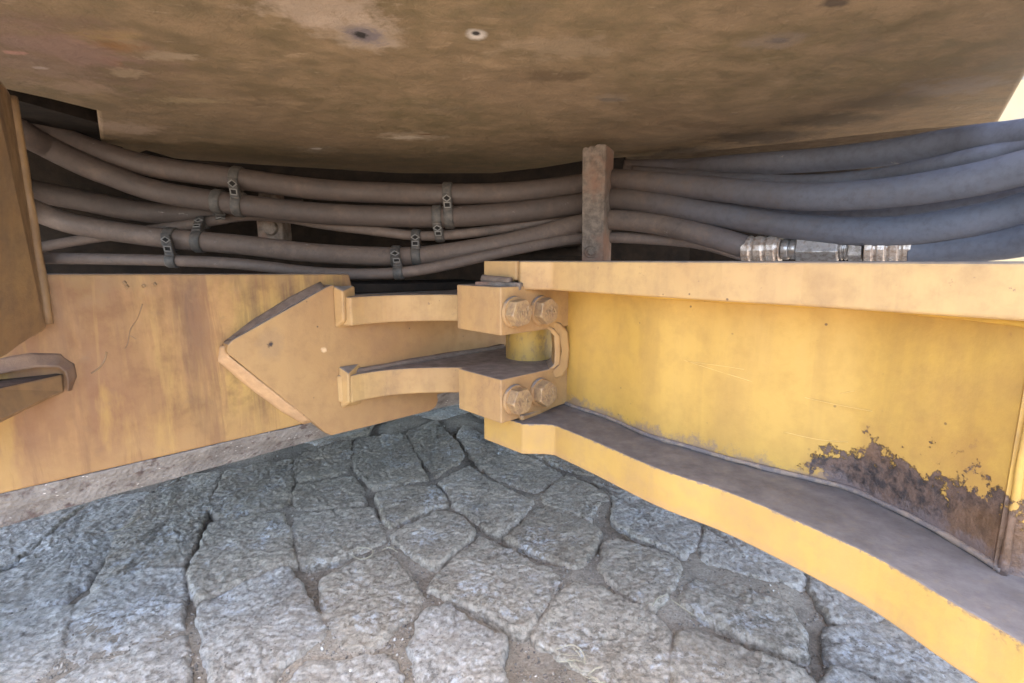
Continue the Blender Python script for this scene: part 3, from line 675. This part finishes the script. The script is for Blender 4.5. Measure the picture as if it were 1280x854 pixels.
for p,q in zip(rows,rows[1:]):
    for k in range(4): bm.faces.new((p[k],p[(k+1)%4],q[(k+1)%4],q[k]))
bm.faces.new(rows[0]); bm.faces.new(rows[-1][::-1])
def lfl(b,c): return c
under(obj('lower_flange',bm,M['flange'],bevel=.002),front)
# upper flange
ZU0,ZU1=.504,.5485
ue=[(690,363),(780,369),(900,377),(1000,383),(1140,392.5),(1280,402),(1400,410)]
up=[Vector((-.047,.837,ZU0)),Vector((.008,.795,ZU0))]
fr=[atZ(x,y,ZU0) for x,y in ue]
bm=bmesh.new()
bm2=bmesh.new(); prism(bm2,[(-.047,.837),(.0065,.785),(.0165,.79),(.06,.95),(.02,.99)],.5185,ZU1)
under(obj('flange_nose',bm2,M['tan'],bevel=.002),front)
plan=[(.0095,.7885),(.012,.776)]+[(v.x,v.y) for v in fr]+[(.70,.30),(.40,.75),(.22,1.0),(.07,.93)]
prism(bm,plan,ZU0,ZU1)
under(obj('upper_flange',bm,M['tan'],bevel=.0035,seg=3),front)
# web
bm=bmesh.new(); W=[Vector(v) for v in webp[2:]]; 
W2=[tuple(v) for v in W]; W2=[Vector(v) for v in catmull(W2,3)]
offw=Vector((.015,.012,0))
rows=[]
for v in W2: rows.append([bm.verts.new((v.x,v.y,ZT-.002)),bm.verts.new((v.x,v.y,ZU0+.002)),bm.verts.new((v.x+offw.x,v.y+offw.y,ZU0+.002)),bm.verts.new((v.x+offw.x,v.y+offw.y,ZT-.002))])
for p,q in zip(rows,rows[1:]):
    for k in range(4): bm.faces.new((p[k],p[(k+1)%4],q[(k+1)%4],q[k]))
bm.faces.new(rows[0]); bm.faces.new(rows[-1][::-1])
wo=under(obj('web_plate',bm,M['web'],smooth=True),front); wo.data.set_sharp_from_angle(angle=R(30))
we=W2[-1]; w0=W2[0]
M['lightscratch']=NB('paint_rub_mark').out((.56,.37,.12),.6)
def onweb(px,py):
    r=ray(px,py); v=atdir(W2,r.x/r.y); return atY(px,py,v.y)+Vector((0,-.0001,0))
for pts in (((815,436),(860,452),(930,474),(1010,498),(1090,514),(1112,515)),((980,540),(1020,549),(1060,553)),((1050,492),(1068,489)),((860,452),(905,458),(930,462))):
    bm=bmesh.new(); P=catmull([(*onweb(x,y),.00035) for x,y in pts],5); tube(bm,P,5,jit=.5); under(obj('rub_mark',bm,M['lightscratch'],smooth=True),front)

# end plate closing the channel on the right
bm=bmesh.new(); slab(bm,[(we.x-.004,we.y+.002,ZT),(we.x-.004,we.y+.002,ZU0),(we.x+.22,we.y-.14,ZU0),(we.x+.22,we.y-.14,ZT)],(.012,.015,0))
under(obj('end_plate',bm,M['web']),front)
bead([Vector((we.x-.001,we.y-.003,ZT)),Vector((we.x-.001,we.y-.003,ZU0))],.0028,M['web'],front,.5)
bead([v+Vector((-.001,-.003,.003)) for v in W],.0030,M['weldrust'],front,.5)
bead([Vector((v.x,v.y-.002,ZU0-.002)) for v in W],.005,M['yellow'],front,.3)
# stepped rim where the web is cut round the pin
def rim(offpx,dy,dep,r,mat):
    pts=[(684,408),(691,412),(698,420),(699,440),(698,455),(691,461)]
    P=[onplane(x+offpx,y+dy,EC,(.13,.86)) for x,y in pts]
    bm=bmesh.new(); rows=[]
    for p in P:
        rows.append([bm.verts.new(p+d) for d in (Vector((-r,-.004,0)),Vector((r,.0,0)),Vector((r+.01,.06,0)),Vector((-r,.06,0)))])
    for p,q in zip(rows,rows[1:]):
        for k in range(4): bm.faces.new((p[k],p[(k+1)%4],q[(k+1)%4],q[k]))
    bm.faces.new(rows[0]); bm.faces.new(rows[-1][::-1])
    under(obj('cutout_rim',bm,mat,bevel=.002),front)
rim(-2,0,0,.005,M['tan'])
bm=bmesh.new(); slab(bm,[onplane(x,y,EC,(.13,.86))+Vector((.001,.002,0)) for x,y in ((684,399),(690,401),(700,405),(709,416),(711,440),(709,460),(703,471),(694,474),(688,466),(698,456),(701,440),(698,421),(691,411),(684,408))],(.006,.03,0))
under(obj('cutout_flange',bm,M['tan'],bevel=.003,seg=3),front)
# back wall piece between ears and web, with corner welds
bm=bmesh.new(); slab(bm,[(.075,.868,ZT),(.075,.868,ZU0),(w0.x+.004,w0.y+.0,ZU0),(w0.x+.004,w0.y+.0,ZT)],(.01,.02,0)); under(obj('backing_strip',bm,M['yellow'],bevel=.003),front)
# weld lips under upper flange nose and above lower foot
bead([atY(604,349,.82),atY(622,350,.80),atY(638,352,.782)],.007,M['weldgrey'],front,.3)
bead([atY(650,523,.768),atY(670,516,.80),atY(689,508,.84)],.006,M['tan'],front,.25)
bm=bmesh.new(); slab(bm,[(-.06,.80,.5035),(-.045,.838,.5035),(.03,.80,.5035),(.012,.765,.5035)],(0,0,.012)); under(obj('packing_strip',bm,M['iron'],bevel=.002),front)
# ================================================================ PIVOT PIN
bm=bmesh.new(); bmesh.ops.create_cone(bm,cap_ends=True,segments=56,radius1=.0435,radius2=.0435,depth=.28,matrix=Matrix.Translation((.032,.925,.40)))
pin=obj('pivot_pin',bm,M['pin'],bevel=.002,smooth=False); 
for p in pin.data.polygons: p.use_smooth=abs(p.normal.z)<.5
tag(pin,'thick round yellow pivot pin standing upright between the upper and lower bolted ears','pin')
# ================================================================ BELLY PLATE (overhead)
belly=thing('belly_plate','large scratched brown steel belly plate overhead, with gouges and a few holes','steel plate',loc=(0,1,ZP))
edge=[(-160,60),(0,111),(60,124),(121,139),(126,178),(150,184),(160,191),(172,193),(184,189),(215,198),(300,210),(400,219),(500,222),(600,219),(680,210),(740,200),(800,196),(860,192),(930,185),(1000,178),(1080,169),(1150,162)]
ep=[pp(*p) for p in edge]
r1,r2=pp(1247,156),pp(1280,45)
dirr=(r2-r1); back=r1+dirr*2.4
outl=[(v.x,v.y) for v in ep]+[(r1.x-.04,r1.y),(r1.x,r1.y)]+[(r2.x+.01,r2.y-.02),(.56,.18),(.30,.20),(.05,.40),(-.62,.38),(-1.25,.30)]
bm=bmesh.new()
f=bm.faces.new([bm.verts.new((x,y,ZP)) for x,y in outl])
ext=bmesh.ops.extrude_face_region(bm,geom=[f]); 
for v in [g for g in ext['geom'] if isinstance(g,bmesh.types.BMVert)]: v.co.z+=.03
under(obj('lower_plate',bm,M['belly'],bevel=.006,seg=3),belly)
# rolled rear plate rising behind
Z2=ZP+.035
e2=[atZ(780,212,Z2),atZ(860,213,Z2),atZ(950,203,Z2-.01),atZ(1040,190,Z2-.015),atZ(1120,174,Z2-.02),atZ(1180,163,ZP+.008),atZ(1246,156,ZP+.004)]
f2=[pp(780,190)-Vector((0,.05,0)),pp(860,180)-Vector((0,.05,0)),pp(950,160)-Vector((0,.05,0)),pp(1040,135)-Vector((0,.05,0)),pp(1120,120)-Vector((0,.05,0)),pp(1180,118)-Vector((0,.05,0)),pp(1246,120)-Vector((0.05,.0,0))]
bm=bmesh.new(); rows=[]
for a_,b_ in zip(e2,f2):
    b_.z=max(a_.z,ZP+.004)
    rows.append([bm.verts.new(v) for v in (a_,b_,b_+Vector((0,0,.02)),a_+Vector((0,0,.02)))])
for p,q in zip(rows,rows[1:]):
    for k in range(4): bm.faces.new((p[k],p[(k+1)%4],q[(k+1)%4],q[k]))
bm.faces.new(rows[0]); bm.faces.new(rows[-1][::-1])
under(obj('rear_plate',bm,M['belly2'],bevel=.004),belly)
# torn paint/steel flap at the left edge
# body of the machine above and behind
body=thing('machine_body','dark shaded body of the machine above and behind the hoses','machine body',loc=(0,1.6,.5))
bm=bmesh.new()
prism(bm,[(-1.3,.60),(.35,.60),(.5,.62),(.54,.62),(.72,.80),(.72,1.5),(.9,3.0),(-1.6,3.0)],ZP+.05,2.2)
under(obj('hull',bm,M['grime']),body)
bm=bmesh.new(); prism(bm,[(.50,.40),(1.15,.40),(1.15,1.1),(.50,1.1)],1.27,1.6); under(obj('sun_blocker',bm,M['brownpaint'],bevel=.01),body)  # unseen slab added to keep direct sun off the right hoses
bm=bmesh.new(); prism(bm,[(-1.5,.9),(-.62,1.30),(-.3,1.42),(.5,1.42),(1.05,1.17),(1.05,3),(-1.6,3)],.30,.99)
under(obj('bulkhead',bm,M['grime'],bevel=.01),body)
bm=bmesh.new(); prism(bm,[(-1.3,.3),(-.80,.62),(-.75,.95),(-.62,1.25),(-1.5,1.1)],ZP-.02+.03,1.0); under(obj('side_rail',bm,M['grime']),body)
# ================================================================ HOSES
def hosepath(pts):
    # (px,py,width px,Y) -> world centre line + radius
    P=[]
    for px,py,wd,Y in pts:
        p=atY(px,py,Y); dist=ray(px,py).length*0+ (p-CAM).dot(Vector((0,cp,-sp)))
        P.append((p.x,p.y,p.z,wd*.5*dist/F))
    return P
def hose(pts,label,mat=None,per=10,rconst=True,group='hydraulic hoses'):
    P=hosepath(pts)
    if rconst:
        rs=sorted(q[3] for q in P); r=rs[len(rs)//2]; P=[(q[0],q[1],q[2],r) for q in P]
    Q_=catmull(P,per)
    if pts[-1][0]>=1400:      # the hose runs on to the right beyond the frame
        a_,e_=Vector(Q_[-2][:3]),Vector(Q_[-1][:3]); d_=(e_-a_).normalized()
        for k in range(1,15):
            d_=(d_*.93+Vector((.95,-.25,-.02))*.07).normalized(); e_=e_+d_*.05; Q_.append((*e_,Q_[-1][3]))
    bm=bmesh.new(); tube(bm,Q_,24,jit=.012)
    o=obj('hydraulic_hose',bm,mat or M['hose'],smooth=True); tag(o,label,'hose',group); return o
hY=1.05
H1=[(-60,60,34,.90),(20,138,32,.95),(70,168,30,1.0),(130,192,27,1.03),(200,210,25,1.05),(300,224,23,1.06),(400,237,22,1.07),(500,242,21.5,1.08),(560,243,21.5,1.08),(640,241,22,1.08),(726,231,23,1.08),(765,225,24,1.06),(820,229,27,1.0),(900,237,31,.92),(1000,246,35,.82),(1100,242,39,.74),(1200,228,43,.67),(1280,210,47,.62),(1400,180,54,.55)]
hose(H1,'topmost thick hose, under the belly plate edge, sweeping to a pale blue-lit right end')
H2=[(-60,95,34,.88),(20,160,32,.93),(60,184,30,.98),(100,204,29,1.0),(140,220,27,1.02),(200,240,26,1.04),(300,256,23.5,1.05),(400,267,22.5,1.06),(500,271,22,1.07),(560,271,22,1.07),(640,266,22,1.07),(726,255,23,1.07),(765,249,24,1.05),(820,254,27,1.0),(900,269,31,.93),(1000,284,35,.84),(1100,290,38,.76),(1200,279,41,.69),(1280,262,44,.64),(1400,225,50,.56)]
hose(H2,'thick hose second down at the iron bar, passing just above the crimped fitting')
H3=[(-60,215,32,.86),(0,242,30,.92),(50,266,28,.98),(100,282,26,1.0),(200,297,23.5,1.03),(300,306,21,1.04),(400,317,20.5,1.05),(500,321,20,1.06),(560,316,20,1.06),(640,302,21.5,1.06),(726,280,23,1.06),(765,275,24,1.04),(820,280,26,1.0),(870,291,27,.95),(910,302,28,.915),(935,310,28,.90)]
hose(H3,'thick scuffed hose third down, rising to the iron bar and ending in the crimped fitting',M['hosescuff'])
H4=[(-60,318,17,.84),(20,321,16,.90),(70,323,14.5,.97),(130,324,14,.99),(216,326,13.5,1.0),(300,330,13,1.0),(400,341,12.5,1.0),(480,342,12.5,1.01),(540,335,12.5,1.01),(620,317,13,1.03),(690,303,13,1.05),(726,298,13,1.05),(765,297,14,1.05),(830,300,15,1.03),(880,306,15,1.02),(930,320,15,1.02)]
hose(H4,'thin pale scuffed hose lowest of the left bundle, resting just above the frame',M['hosescuff'])
H5=[(-40,215,30,.95),(40,238,28,1.04),(100,250,27,1.08),(160,262,26,1.1),(215,268,24,1.11),(270,266,22,1.12),(320,262,20,1.14),(380,262,20,1.18)]
hose(H5,'dim thick hose set back behind the left bundle, vanishing behind the second hose')
S=[(-20,330,15,.95),(40,312,14,1.03),(90,302,13,1.06),(150,293,12.5,1.07),(200,286,12,1.08),(250,279,12,1.085),(310,270,12,1.10),(360,273,12,1.10),(400,280,12,1.09),(470,289,12,1.08),(530,295,12,1.08),(600,290,12,1.08),(680,277,12,1.09),(726,267,12,1.11),(765,262,12,1.12),(800,262,12,1.14)]
hose(S,'thin hose threaded between the second and third thick hoses through four clamps',M['hosescuff'])
R1=[(780,212,24,1.16),(850,211,26,1.12),(930,206,28,1.02),(1020,200,30,.93),(1100,192,32,.84),(1180,180,33,.76),(1230,174,33,.71),(1280,169,35,.67),(1400,150,42,.58)]
hose(R1,'bright blue-lit hose highest at the right edge, just below the corner of the belly plate')
R2=[(790,214,18,1.13),(850,218,18,1.08),(920,224,18,1.0),(1000,227,18,.92),(1080,222,18,.84),(1160,208,19,.75),(1220,195,20,.70),(1280,184,21,.66),(1400,160,25,.57)]
hose(R2,'thin hose squeezed between the two uppermost thick hoses on the right',M['hose'])
R4=[(880,250,26,1.10),(950,262,28,1.02),(1030,266,30,.93),(1100,263,32,.86),(1180,252,33,.79),(1260,238,34,.73),(1400,205,40,.64)]
hose(R4,'shadowed hose seen in the gap behind the second and third hoses on the right')
R0=[(770,232,20,1.18),(850,236,22,1.14),(950,236,24,1.05),(1050,232,26,.95),(1150,220,28,.86),(1280,200,30,.76)]
R6=[(1138,312,36,.745),(1160,312,38,.73),(1200,309,40,.70),(1240,305,42,.67),(1280,299,45,.64),(1400,275,52,.56)]
hose(R6,'lowest thick black hose on the right, leaving the crimped fitting along the yellow flange')
# extra dark hoses / pipes deep in the cavity
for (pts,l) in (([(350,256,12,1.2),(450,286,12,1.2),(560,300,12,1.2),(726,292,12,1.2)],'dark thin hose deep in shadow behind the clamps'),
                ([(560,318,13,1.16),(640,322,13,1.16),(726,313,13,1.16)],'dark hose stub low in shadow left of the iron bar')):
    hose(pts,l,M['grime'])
# crimped coupling on the lowest right hose
cp_root=thing('hose_coupling','crimped grey steel hose coupling with hex nuts lying just above the yellow flange','hose fitting',loc=tuple(atY(1037,312,.82)))
def axp(px,py,Y): return atY(px,py,Y)
A0,A1=axp(930,312,.905),axp(1146,310,.742); adir=(A1-A0).normalized()
def apx(px):
    # point on the axis seen at column px
    r=ray(px,312); k=r.x/(r.y)
    t=(k*A0.y-A0.x)/( (A1.x-A0.x)-k*(A1.y-A0.y)); return A0+(A1-A0)*t
arot=adir.to_track_quat('Z','Y').to_matrix().to_4x4()
def axial(px0,px1,prof,n,name,mat,bev=.001,smooth=False,rot=0):
    a_,b_=apx(px0),apx(px1); L=(b_-a_).length; bm=bmesh.new()
    M4=Matrix.Translation(a_)@arot
    rings=[]
    for t,r in prof: rings.append([bm.verts.new(M4@Vector((r*math.cos(2*math.pi*k/n+rot),r*math.sin(2*math.pi*k/n+rot),t*L))) for k in range(n)])
    for p,q in zip(rings,rings[1:]):
        for k in range(n): bm.faces.new((p[k],p[(k+1)%n],q[(k+1)%n],q[k]))
    bm.faces.new(rings[0]); bm.faces.new(rings[-1][::-1])
    o=under(obj(name,bm,mat,bevel=bev),cp_root)
    if smooth:
        for p in o.data.polygons: p.use_smooth=len(p.vertices)==4
    return o
def crimp(px0,px1,r,ridges):
    prof=[(0,r*.86),(0.01,r)]
    for k in range(ridges):
        u=k/ridges
        prof+=[(u+.02+.0/ridges,r*1.03),(u+.62/ridges,r*1.04),(u+.74/ridges,r*.93),(u+.9/ridges,r*.93)]
    prof+=[(.99,r*1.0),(1,r*.9)]
    prof=sorted(prof); o=axial(px0,px1,prof,16,'crimp_ferrule',M['ferrule'],.0012,rot=.1)
    # pressed pads
    return o
crimp(930,977,.0232,3); crimp(1082,1146,.0240,4)
axial(976,998,[(0,.0135),(.1,.0135),(.12,.0175),(.5,.0175),(.52,.0135),(.6,.0135),(.62,.0172),(1,.0172)],24,'neck',M['zinc'],.0006,True)
axial(996,1051,[(0,.019),(.03,.0222),(.95,.0222),(1,.019)],6,'hex_nut',M['zinc'],.0012,rot=.25)
axial(1050,1064,[(0,.0165),(.15,.0165),(.18,.0185),(.3,.0185),(.33,.016),(.5,.016),(.53,.0185),(.68,.0185),(.7,.016),(1,.016)],24,'thread',M['zinc'],.0004)
axial(1061,1080,[(0,.018),(.06,.0208),(.94,.0208),(1,.018)],6,'hex_nut',M['zinc'],.0012,rot=.6)
# ================================================================ IRON BAR
bar=thing('hose_bar','rusty upright iron bar clamping the hoses, above the end of the yellow flange','bracket',loc=tuple(atY(745,324,1.04)))
zb,zt=.535,.770
xb0,xb1=atY(726,260,1.0).x,atY(755,260,1.0).x
bm=bmesh.new(); 
tpz=[(xb0,zt-.010),(xb0+.006,zt-.004),(xb0+.012,zt-.007),(xb0+.016,zt-.002),(xb0+.022,zt-.006),(xb0+.028,zt),(xb1,zt)]
pts=[Vector((xb0+.004,1.0,zb)),Vector((xb1+.001,1.0,zb))]+[Vector((x,1.0,z)) for x,z in tpz[::-1]]
slab(bm,pts,(.028,.06,0)); under(obj('bar',bm,M['iron'],bevel=.003),bar)
pb=atY(738,315,.999)
bm=bmesh.new(); m4=Matrix.Translation(pb)@Matrix.Rotation(R(90),4,'X')
bmesh.ops.create_cone(bm,cap_ends=True,segments=24,radius1=.0125,radius2=.011,depth=.006,matrix=m4)
bmesh.ops.create_cone(bm,cap_ends=True,segments=6,radius1=.007,radius2=.0065,depth=.012,matrix=m4@Matrix.Translation((0,0,.004)))
under(obj('bolt',bm,M['iron'],bevel=.0008),bar)
# bolted block deep among the left hoses
blk=thing('clamp_block','dusty iron block with a round bolt head behind the left hoses','bracket',loc=tuple(atY(337,285,1.15)))
bm=bmesh.new(); slab(bm,[atY(x,y,1.13) for x,y in ((318,262),(351,264),(354,301),(322,300))],(.0,.05,0)); under(obj('block',bm,M['iron'],bevel=.005),blk)
bm=bmesh.new(); bmesh.ops.create_cone(bm,cap_ends=True,segments=24,radius1=.018,radius2=.015,depth=.014,matrix=Matrix.Translation(atY(338,285,1.128))@Matrix.Rotation(R(90),4,'X')); under(obj('bolt',bm,M['iron'],bevel=.002),blk)
bm=bmesh.new(); slab(bm,[atY(x,y,1.13) for x,y in ((322,232),(346,234),(346,250),(322,248))],(.0,.04,0)); under(obj('stud_plate',bm,M['iron'],bevel=.004),blk)
# ================================================================ HOSE CLAMPS (rubber P-clamps joining two hoses)
def sample(path,px):
    P=catmull(hosepath(path),10); rs=sorted(q[3] for q in hosepath(path)); r=rs[len(rs)//2]
    best=None
    for a,b in zip(P,P[1:]):
        for t in (0,.25,.5,.75):
            v=Vector(a[:3]).lerp(Vector(b[:3]),t); d=v-CAM; f=d.dot(Vector((0,cp,-sp))); x=640+F*d.x/f
            if best is None or abs(x-px)<best[0]: best=(abs(x-px),v,(Vector(b[:3])-Vector(a[:3])).normalized())
    return best[1],best[2],r
def clamp(pa,pb,pxa,pxb,label):
    a,ta,ra=sample(pa,pxa); b_,tb,rb=sample(pb,pxb); t=(ta+tb).normalized(); wd=.019
    root=thing('hose_clamp',label,'hose clamp','black hose clamps on the left hose bundle',loc=tuple((a+b_)/2))
    down=(b_-a); down=(down-t*down.dot(t)).normalized(); frn=t.cross(down).normalized()
    if frn.y>0: frn=-frn
    def ringstrap(c,r,tt):
        dn=(down-tt*down.dot(tt)).normalized(); fn=tt.cross(dn).normalized(); bm=bmesh.new(); n=28; rings=[]
        for (u,rr) in ((-.5,r-.002),(-.5,r+.0022),(-.36,r+.0035),(.36,r+.0035),(.5,r+.0022),(.5,r-.002)):
            rings.append([bm.verts.new(c+tt*wd*u+(dn*math.cos(2*math.pi*k/n)+fn*math.sin(2*math.pi*k/n))*rr) for k in range(n)])
        for p,q in zip(rings,rings[1:]):
            for k in range(n): bm.faces.new((p[k],p[(k+1)%n],q[(k+1)%n],q[k]))
        o=under(obj('strap_loop',bm,M['clamp'],smooth=True),root); return o
    ringstrap(a,ra,ta); ringstrap(b_,rb,tb)
    pa_=a+down*ra*.35+frn*(ra*.90); pb_=b_-down*rb*.35+frn*(rb*.90)
    L=(pb_-pa_).length; d=(pb_-pa_).normalized(); mid=(pa_+pb_)/2; fn=t.cross(d).normalized()
    if fn.y>0: fn=-fn
    m3=Matrix((t,d,fn)).transposed().to_4x4()
    M4=Matrix.Translation(mid)@m3
    bm=bmesh.new(); bmesh.ops.create_cube(bm,size=1,matrix=M4@Matrix.Diagonal((wd*.98,L+.004,.013,1)))
    body_=under(obj('clamp_body',bm,M['clamp'],bevel=.002),root)
    # raised frame round two recesses: a lozenge and a small square
    bm=bmesh.new(); z=.0072; q=min(L*.26,.009)
    def ringbar(cx,cy,pts,wdt=.0012):
        for i in range(len(pts)):
            p0=Vector((cx+pts[i][0],cy+pts[i][1],z)); p1=Vector((cx+pts[(i+1)%len(pts)][0],cy+pts[(i+1)%len(pts)][1],z))
            dd=p1-p0; an=math.atan2(dd.y,dd.x)
            bmesh.ops.create_cube(bm,size=1,matrix=M4@Matrix.Translation((p0+p1)/2)@Matrix.Rotation(an,4,'Z')@Matrix.Diagonal((dd.length+wdt,wdt*1.4,.002,1)))
    ringbar(0,-L*.20,[(-.0085,0),(0,-q*.8),(.0085,0),(0,q*.8)]); ringbar(0,L*.24,[(-.006,-q*.6),(.006,-q*.6),(.006,q*.6),(-.006,q*.6)])
    obj('embossing',bm,M['clampedge'],body_)
    bm=bmesh.new()
    lz=[(-.0078,0),(0,-q*.7),(.0078,0),(0,q*.7)]; bm.faces.new([bm.verts.new(M4@Vector((x,y-L*.20,.0068))) for x,y in lz])
    sq=[(-.005,-q*.5),(.005,-q*.5),(.005,q*.5),(-.005,q*.5)]; bm.faces.new([bm.verts.new(M4@Vector((x,y+L*.24,.0068))) for x,y in sq])
    obj('recess',bm,M['recess_shade'],body_)  # flat black faces stand in for the shade inside the recesses
clamp(H1,H2,297,299,'black clamp joining the two uppermost thick hoses, further left of the two there')
clamp(H2,H5,273,276,'dusty clamp left of the bolted iron block, below the second hose')
clamp(S,H3,254,250,'small half-hidden clamp between the thin hose and third hose, left of the bolted block')
clamp(H3,H4,216,216,'leftmost clamp, with a shiny slot, joining the third hose to the thin lowest hose')
clamp(H1,H2,560,562,'black clamp joining the two uppermost thick hoses, nearer the iron bar')
clamp(H2,S,547,550,'black clamp with a lozenge recess hanging from the second hose to the thin middle hose')
clamp(S,H3,521,522,'black clamp tying the thin middle hose to the third thick hose')
clamp(H3,H4,496,498,'black clamp tying the third thick hose to the lowest thin hose, above the upper lug')
# ================================================================ BEYOND
bz=atY(1266,111,4.5).z
bm=bmesh.new(); prism(bm,[(3.2,4.5),(9,3.2),(9,3.6),(3.2,4.9)],-.03,bz); 
hw=thing('building_wall','pale plastered wall outside, cream below and grey above, beyond the right corner of the belly plate','wall',loc=(5,4.3,0))
under(obj('lower_wall',bm,M['cream']),hw)
bm=bmesh.new(); prism(bm,[(3.2,4.53),(9,3.23),(9,3.6),(3.2,4.9)],bz,5); under(obj('upper_wall',bm,M['plaster']),hw)
